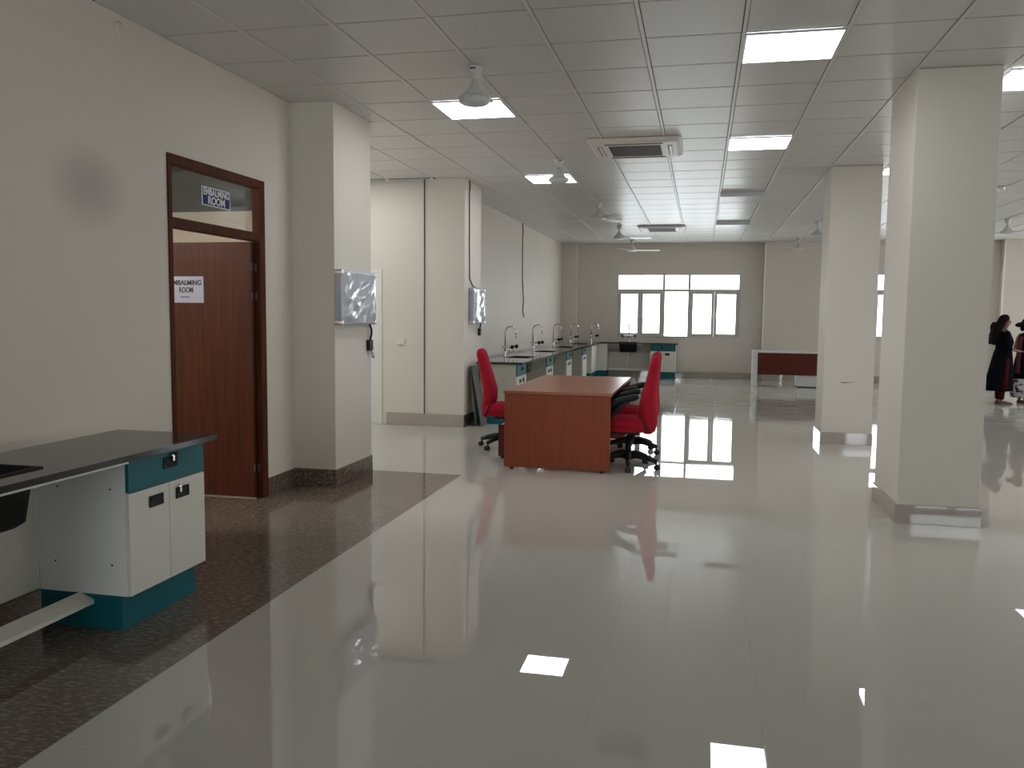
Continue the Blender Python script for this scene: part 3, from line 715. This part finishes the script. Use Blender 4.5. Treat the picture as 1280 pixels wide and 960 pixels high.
# ------------------------------------------------------------------ chairs
def sup(cx, cz, hx, hz, y, n=2.6, seg=24): pass
def make_chair(loc, rz, label, arms=True):
    r = root('office_chair', loc, rz, label, 'chair', 'red high-back office chairs')
    # seat : rounded cushion, faces +x
    def rring(hx, hy, z, cx=0, e=3.2, seg=28):
        pts = []
        for k in range(seg):
            a = 2*PI*k/seg; c, s = math.cos(a), math.sin(a)
            pts.append(Vector((cx+hx*math.copysign(abs(c)**(2/e), c), hy*math.copysign(abs(s)**(2/e), s), z)))
        return pts
    m_ = MB(); m_.rings([rring(.20, .21, .375), rring(.235, .24, .385), rring(.25, .25, .42), rring(.25, .25, .46), rring(.235, .24, .49), rring(.20, .20, .505), rring(.1, .1, .512)], True); st = m_.build('seat', M['red'], r)
    m_ = MB(); m_.rings([rring(.252, .252, .428), rring(.252, .252, .434)], True); m_.build('piping', M['redtrim'], st)
    # backrest : loft of rounded sections up the height (x thickness, y width)
    m_ = MB(); prof = [(.36, -.20, .03, .15), (.385, -.20, .055, .18), (.45, -.19, .065, .20), (.56, -.17, .075, .21), (.66, -.17, .075, .205), (.76, -.19, .068, .19), (.90, -.228, .06, .18), (1.03, -.262, .056, .165), (1.08, -.272, .048, .15), (1.105, -.276, .032, .12), (1.115, -.277, .012, .08)] if not arms else [(.36, -.190, .045, .17), (.385, -.190, .075, .20), (.45, -.195, .085, .225), (.56, -.185, .095, .235), (.66, -.185, .085, .23), (.76, -.200, .065, .215), (.90, -.225, .055, .195), (1.03, -.243, .048, .175), (1.08, -.250, .040, .155), (1.105, -.253, .024, .125), (1.115, -.254, .01, .09)]
    m_.rings([rring(hx, hy, z, cx, 2.7) for z, cx, hx, hy in prof], True); bk_ = m_.build('backrest', M['red'], r)
    for s in (-1, 1):
        m_ = MB(); m_.tube([(-.13, s*.225, .54), (-.16, s*.232, .46), (-.20, s*.215, .38)], .012, 6); m_.build('piping', M['redtrim'], bk_)
    # arms
    for s in (-1, 1) if arms else ():
        m_ = MB(); m_.tube([(.12, s*.10, .36), (.19, s*.235, .37), (.205, s*.28, .42), (.17, s*.288, .52), (.09, s*.288, .62), (.02, s*.288, .68)], [.02, .026, .028, .027, .027, .025], 8); m_.build('arm_support', M['black'], r)
        m_ = MB(); m_.tube([(-.10, s*.288, .735), (-.06, s*.288, .725), (.10, s*.288, .68), (.20, s*.288, .635), (.22, s*.288, .615)], [.02, .034, .036, .03, .015], 10); m_.build('armrest', M['black'], r)
    m_ = MB(); m_.box(-.11, .11, -.09, .09, .335, .378, .008); m_.build('tilt_mechanism', M['black'], r)
    m_ = MB(); m_.tube([(0, .08, .355), (.02, .24, .35)], .007, 8); m_.build('lever', M['steel'], r)
    m_ = MB(); m_.lathe([(.03, .13), (.03, .25), (.018, .252), (.018, .34)], seg=14); m_.build('gas_lift', M['black'], r)
    b_ = MB(); b_.lathe([(.02, .085), (.06, .09), (.062, .14), (.035, .165)], seg=16)
    for k in range(5):
        a = 2*PI*k/5+.35; c, s = math.cos(a), math.sin(a)
        b_.tube([(.03*c, .03*s, .13), (.12*c, .12*s, .128), (.21*c, .21*s, .108), (.295*c, .295*s, .083)], [.034, .033, .028, .021], 8)
    b_.build('star_base', M['black'], r)
    for k in range(5):
        a = 2*PI*k/5+.35; c, s = math.cos(a), math.sin(a); w_ = MB()
        w_.tube([(.285*c, .285*s, .085), (.285*c, .285*s, .05)], .010, 8)
        for off in (-.014, .014):
            px, py = .285*c - s*off + .012*c, .285*s + c*off + .012*s
            w_.tube([(px+s*.009, py-c*.009, .027), (px-s*.009, py+c*.009, .027)], .027, 14)
        w_.build('castor', M['black'], r)
    return r
ch = make_chair((-.675, 8.26, 0), PI+.04, 'red high-back office chair at the right side of the desk, nearer of two')
dup(ch, (-.71, 9.22, 0), PI-.10, 'red high-back office chair at the right side of the desk, behind the nearer one')
make_chair((-2.13, 9.12, 0), .10, 'red high-back office chair without armrests, alone at the left side of the desk', arms=False)

# far white desk
wd = root('office_desk', (1.10, 18.72, 0), 0, 'white desk with dark cherry modesty panel at the far end left of the second column', 'desk')
mb = MB(); mb.box(0, 1.62, 0, .68, .735, .762, .002); mb.build('desktop', M['white'], wd)
mb = MB(); mb.box(.005, .10, .03, .65, 0, .734, .002); mb.build('leg_panel', M['white'], wd)
mb = MB(); mb.box(1.52, 1.615, .03, .65, 0, .734, .002); mb.build('leg_panel', M['white'], wd)
mb = MB(); mb.box(.101, 1.519, .02, .04, .262, .73, .001); mb.build('modesty_panel', M['darkred'], wd)
mb = MB(); mb.box(.93, 1.38, .12, .60, .02, .60, .003); pb = mb.build('pedestal', M['white'], wd)
mb = MB(); mb.box(.95, 1.36, .14, .58, 0, .02); mb.build('pedestal_base', M['black'], wd)
for z in (.04, .23, .42):
    mb = MB(); mb.box(.94, 1.37, .601, .613, z, z+.17, .002); mb.build('drawer_front', M['white'], pb)

# ------------------------------------------------------------------ people
def skin_body(parent, verts, edges, name='body', m=None, sub=2):
    names = list(verts); idx = {k: i for i, k in enumerate(names)}
    me = bpy.data.meshes.new(name); me.from_pydata([verts[k][0] for k in names], [(idx[a], idx[b]) for a, b in edges], [])
    o = bpy.data.objects.new(name, me); C.objects.link(o); o.parent = parent; me.materials.append(m or M['skin'])
    sk = o.modifiers.new('skin', 'SKIN'); sv = me.skin_vertices[0].data
    for k in names:
        r = verts[k][1]; sv[idx[k]].radius = r if isinstance(r, tuple) else (r, r)
    sv[idx[names[0]]].use_root = True
    s = o.modifiers.new('sub', 'SUBSURF'); s.levels = sub; s.render_levels = sub
    bpy.context.view_layer.update()
    dg = bpy.context.evaluated_depsgraph_get(); me2 = bpy.data.meshes.new_from_object(o.evaluated_get(dg))
    o.modifiers.clear(); o.data = me2
    for p in me2.polygons: p.use_smooth = True
    return o
def hand(verts, edges, side, wrist, d, up):     # palm plus five fingers
    d = Vector(d).normalized(); up = Vector(up).normalized(); lat = d.cross(up).normalized()
    w_ = Vector(wrist); palm = w_ + d*.045; k0 = side+'palm'
    verts[k0] = (palm, (.026, .014)); edges.append((side+'wrist', k0))
    for i, (o_, L_) in enumerate(((-.024, .062), (-.008, .070), (.008, .066), (.023, .052))):
        a = palm + d*.035 + lat*o_; b = a + d*L_*.55 - up*.006; c = a + d*L_*.92 - up*.022
        for q, pt, rr in ((0, a, .009), (1, b, .0085), (2, c, .007)): verts['%sf%d%d' % (side, i, q)] = (pt, rr)
        edges += [(k0, '%sf%d0' % (side, i)), ('%sf%d0' % (side, i), '%sf%d1' % (side, i)), ('%sf%d1' % (side, i), '%sf%d2' % (side, i))]
    a = palm - lat*.034 - up*.004; b = a + d*.032 - lat*.010 - up*.006
    verts[side+'t0'] = (a, .010); verts[side+'t1'] = (b, .008); edges += [(k0, side+'t0'), (side+'t0', side+'t1')]
def person(loc, rz, sc, label, armL, armR, arms_hand):
    r = root('person', loc, rz, label, 'person'); r.scale = (sc, sc, sc)
    v = {'pelvis': ((0, 0, .90), (.15, .10)), 'waist': ((.0, 0, 1.02), (.12, .09)), 'chest': ((.0, 0, 1.20), (.145, .10)), 'shoul': ((-.01, 0, 1.34), (.10, .06)),
         'neck': ((.005, 0, 1.41), .045), 'neck2': ((.015, 0, 1.45), .045), 'head1': ((.025, 0, 1.52), (.068, .078)), 'head2': ((.015, 0, 1.60), (.072, .088)), 'top': ((.010, 0, 1.655), (.045, .055))}
    e = [('pelvis', 'waist'), ('waist', 'chest'), ('chest', 'shoul'), ('shoul', 'neck'), ('neck', 'neck2'), ('neck2', 'head1'), ('head1', 'head2'), ('head2', 'top')]
    for s, q, arm, hd in ((1, 'L', armL, arms_hand[0]), (-1, 'R', armR, arms_hand[1])):
        v[q+'hip'] = ((0, s*.085, .84), .085); v[q+'knee'] = ((.01, s*.085, .47), .052); v[q+'calf'] = ((-.015, s*.085, .33), .048); v[q+'ank'] = ((-.01, s*.085, .085), .032)
        v[q+'heel'] = ((-.02, s*.085, .035), .030); v[q+'ball'] = ((.11, s*.09, .026), (.032, .022)); v[q+'toe'] = ((.17, s*.092, .020), (.028, .014))
        e += [('pelvis', q+'hip'), (q+'hip', q+'knee'), (q+'knee', q+'calf'), (q+'calf', q+'ank'), (q+'ank', q+'heel'), (q+'heel', q+'ball'), (q+'ball', q+'toe')]
        v[q+'sh'] = ((-.005, s*.165, 1.345), .050); v[q+'elbow'] = (arm[0], .034); v[q+'wrist'] = (arm[1], .022)
        e += [('shoul', q+'sh'), (q+'sh', q+'elbow'), (q+'elbow', q+'wrist')]
        hand(v, e, q, arm[1], *hd)
    b = skin_body(r, v, e)
    for s in (-1, 1):
        m_ = MB(); m_.lathe([(.0, -.012), (.009, -.008), (.012, 0), (.009, .008), (0, .012)], .092, s*.030, 10)
        for i, p in enumerate(m_.v): m_.v[i] = (p[0], p[1], p[2]+1.565)
        m_.build('eye', M['cloth_black'], r)
        m_ = MB(); m_.tube([(.0, s*.078, 1.53), (-.008, s*.086, 1.555), (-.002, s*.080, 1.58)], [.008, .012, .008], 8); m_.build('ear', M['skin'], r)
    m_ = MB(); m_.tube([(.090, 0, 1.575), (.110, 0, 1.545), (.095, 0, 1.535)], [.008, .013, .010], 8); m_.build('nose', M['skin'], r)
    m_ = MB(); m_.tube([(.078, -.024, 1.503), (.092, 0, 1.505), (.078, .024, 1.503)], [.004, .008, .004], 8); m_.build('mouth', M['cloth_maroon'], r)
    return r
def loft(name, m, parent, secs, seg=28, wave=0, nw=9, cap=True):   # (z, cx, cy, hx, hy)
    mb = MB(); rs = []
    for z, cx, cy, hx, hy in secs:
        f = max(0, min(1, (1.0-z)/.8))*wave
        rs.append([Vector((cx+hx*math.cos(2*PI*k/seg)*(1+f*math.sin(nw*2*PI*k/seg)), cy+hy*math.sin(2*PI*k/seg)*(1+f*math.sin(nw*2*PI*k/seg+.5)), z)) for k in range(seg)])
    mb.rings(rs, True, cap); return mb.build(name, m, parent)
# woman in black
SCL = .935
w1 = person((5.20, 16.33, 0), .05, SCL, 'woman in a long black kurta with long wavy hair and red trousers, facing right',
            ((.02, .22, 1.06), (.24, .10, 1.02)), ((.0, -.235, 1.07), (.23, -.12, 1.01)), (((.8, -.5, 0), (0, 0, 1)), ((.9, .3, 0), (0, 0, 1))))
loft('kurta', M['cloth_black'], w1, [(.26, -.04, 0, .235, .24), (.28, -.04, 0, .24, .245), (.55, -.025, 0, .215, .225), (.85, -.005, 0, .175, .20), (.96, .0, 0, .155, .185), (1.06, .012, 0, .135, .165), (1.18, .025, 0, .15, .175), (1.28, .01, 0, .125, .175), (1.36, -.005, 0, .085, .165), (1.395, 0, 0, .06, .09), (1.41, .002, 0, .052, .055)], wave=.05)
for s, el, wr in ((1, (.02, .22, 1.06), (.24, .10, 1.02)), (-1, (.0, -.235, 1.07), (.23, -.12, 1.01))):
    e_, w_ = Vector(el), Vector(wr); m_ = MB(); m_.tube([(-.005, s*.14, 1.352), (0, s*.19, 1.30), tuple(e_), tuple(e_.lerp(w_, .22))], [.06, .062, .052, .048], 12); m_.build('sleeve', M['cloth_black'], w1)
m_ = MB(); m_.rings([[Vector((x0, -.245*sc_, z)), Vector((x1, -.245*sc_, z)), Vector((x1, -.235*sc_, z)), Vector((x0, -.235*sc_, z))] for z, x0, x1, sc_ in ((.29, -.06, .03, 1.03), (.6, -.03, .035, .93), (.88, .005, .045, .83))], True); m_.build('side_slit', M['cloth_red'], w1)
for s in (-1, 1):
    loft('trouser_leg', M['cloth_red'], w1, [(.095, -.012, s*.085, .045, .045), (.2, -.012, s*.085, .055, .052), (.5, .005, s*.085, .075, .07), (.8, 0, s*.08, .09, .08)], 16)
    m_ = MB(); m_.rings([[Vector((cx+hx*math.cos(2*PI*k/16), s*.088+hy*math.sin(2*PI*k/16), z)) for k in range(16)] for z, cx, hx, hy in ((0, .065, .125, .045), (.012, .065, .13, .048), (.035, .06, .125, .047), (.055, .0, .06, .040))], True); m_.build('flat_shoe', M['shoe'], w1)
# hair: cap and long wavy fall
loft('hair', M['hair'], w1, [(1.12, -.165, 0, .02, .04), (1.16, -.165, 0, .06, .10), (1.22, -.165, 0, .078, .135), (1.28, -.15, 0, .078, .13), (1.35, -.145, 0, .088, .125), (1.42, -.12, 0, .085, .12), (1.49, -.085, 0, .088, .110), (1.55, -.045, 0, .09, .106), (1.61, -.015, 0, .094, .100), (1.66, -.005, 0, .080, .085), (1.69, 0, 0, .045, .05), (1.697, 0, 0, .015, .02)], wave=0)
m_ = MB()
for k in range(9):
    y = -.1+k*.025; pts = []
    for q in range(9):
        z = 1.55-q*.052; x = -.125-.006*q + .010*math.sin(q*1.7+k)
        pts.append((x-.045, y*(1+q*.03)+.010*math.cos(q*2.1+k*2), z))
    m_.tube(pts, [.012]+[.018]*7+[.006], 7)
m_.build('hair_locks', M['hair'], w1)
# woman in pink sleeves, at the edge of the frame
w2 = person((5.66, 16.62, 0), .25, .90, 'woman in dark tunic with pink sleeves and floral skirt, cut off by the right edge',
            ((-.04, .25, 1.08), (.10, .20, .90)), ((-.05, -.25, 1.06), (.0, -.24, .82)), (((.7, -.3, -.5), (0, 0, 1)), ((.1, 0, -1), (1, 0, 0))))
loft('tunic', M['cloth_black'], w2, [(.50, -.01, 0, .21, .22), (.52, -.01, 0, .215, .225), (.85, 0, 0, .175, .20), (1.03, 0, 0, .135, .165), (1.18, .015, 0, .15, .175), (1.28, .0, 0, .125, .175), (1.37, -.005, 0, .08, .155), (1.405, 0, 0, .058, .07)], wave=.04)
loft('skirt', M['cloth_floral'], w2, [(.12, -.02, 0, .20, .21), (.3, -.02, 0, .205, .22), (.60, -.01, 0, .19, .205), (.8, 0, 0, .15, .18)], wave=.06)
for s, el, wr in ((1, (-.04, .25, 1.08), (.10, .20, .90)), (-1, (-.05, -.25, 1.06), (.0, -.24, .82))):
    e_, w_ = Vector(el), Vector(wr); m_ = MB(); m_.tube([(-.005, s*.14, 1.352), (-.01, s*.19, 1.30), tuple(e_), tuple(e_.lerp(w_, .85))], [.06, .063, .052, .040], 12); m_.build('sleeve', M['cloth_pink'], w2)
m_ = MB(); m_.tube([(-.13, -.08, 1.33), (-.185, -.10, 1.15), (-.205, -.11, .9), (-.22, -.12, .60)], [.03, .035, .035, .04], 8); m_.build('shawl', M['cloth_maroon'], w2)
loft('hair', M['hair'], w2, [(1.44, -.055, 0, .05, .07), (1.49, -.045, 0, .075, .09), (1.55, -.03, 0, .09, .098), (1.61, -.012, 0, .094, .098), (1.66, -.005, 0, .080, .085), (1.69, 0, 0, .045, .05), (1.697, 0, 0, .015, .02)])
m_ = MB(); m_.rings([[Vector((x, hw*math.cos(2*PI*k/16), 1.565+hw*.8*math.sin(2*PI*k/16)+dz)) for k in range(16)] for x, hw, dz in ((-.09, .05, 0), (-.13, .062, .0), (-.18, .058, -.005), (-.22, .035, -.01), (-.235, .012, -.012))], True); m_.build('hair_bun', M['hair'], w2)
for s in (-1, 1):
    m_ = MB(); m_.rings([[Vector((cx+hx*math.cos(2*PI*k/16), s*.088+hy*math.sin(2*PI*k/16), z)) for k in range(16)] for z, cx, hx, hy in ((0, .065, .125, .045), (.012, .065, .13, .048), (.035, .06, .125, .047), (.055, .0, .06, .040))], True); m_.build('flat_shoe', M['shoe'], w2)

# ------------------------------------------------------------------ world and camera
wd_ = bpy.data.worlds.new('sky'); bpy.context.scene.world = wd_; wd_.use_nodes = True
bg = wd_.node_tree.nodes['Background']; bg.inputs[0].default_value = (.925, .955, 1.0, 1); bg.inputs[1].default_value = 7.5
def portal(loc, rot, sx, sy):
    l = bpy.data.lights.new('window_portal', 'AREA'); l.shape = 'RECTANGLE'; l.size = sx; l.size_y = sy; l.cycles.is_portal = True
    o = bpy.data.objects.new('window_portal', l); C.objects.link(o); o.location = loc; o.rotation_euler = rot
for a, b in ((-2.05, .875), (3.88, 6.15), (7.6, 10.4)): portal(((a+b)/2, YF+.14, 1.75), (-PI/2, 0, 0), b-a, 1.53)
for a, b, c, d in rw: portal((XR+.14, (a+b)/2, 1.75), (PI/2, 0, PI/2), b-a, 1.53)
for a, b, c, d in rearw: portal(((a+b)/2, YB-.14, 1.75), (PI/2, 0, 0), b-a, 1.53)
portal((AX-.11, 9.05, 1.725), (PI/2, 0, -PI/2), 2.1, 1.55)

F, yaw, pitch, roll = 1046.345509122438, 0.22162365676460427, -0.08299846798147839, 0.010139669707326191
f = Vector((-math.sin(yaw)*math.cos(pitch), math.cos(yaw)*math.cos(pitch), math.sin(pitch)))
r = Vector((math.cos(yaw), math.sin(yaw), 0)); u = r.cross(f)
c, s = math.cos(roll), math.sin(roll)
R_, U_ = c*r + s*u, -s*r + c*u
cam = bpy.data.cameras.new('camera'); co = bpy.data.objects.new('camera', cam); C.objects.link(co)
cam.sensor_width = 36; cam.lens = 36*F/1280; cam.clip_start = .05; cam.clip_end = 200
mw = Matrix.Identity(4)
for i in range(3): mw[i][0] = R_[i]; mw[i][1] = U_[i]; mw[i][2] = -f[i]
mw[0][3], mw[1][3], mw[2][3] = 0, 0, 1.5
co.matrix_world = mw
sc = bpy.context.scene; sc.camera = co
sc.view_settings.view_transform = 'Standard'; sc.view_settings.look = 'None'; sc.view_settings.gamma = 1
sc.view_settings.use_curve_mapping = False; sc.view_settings.exposure = .05
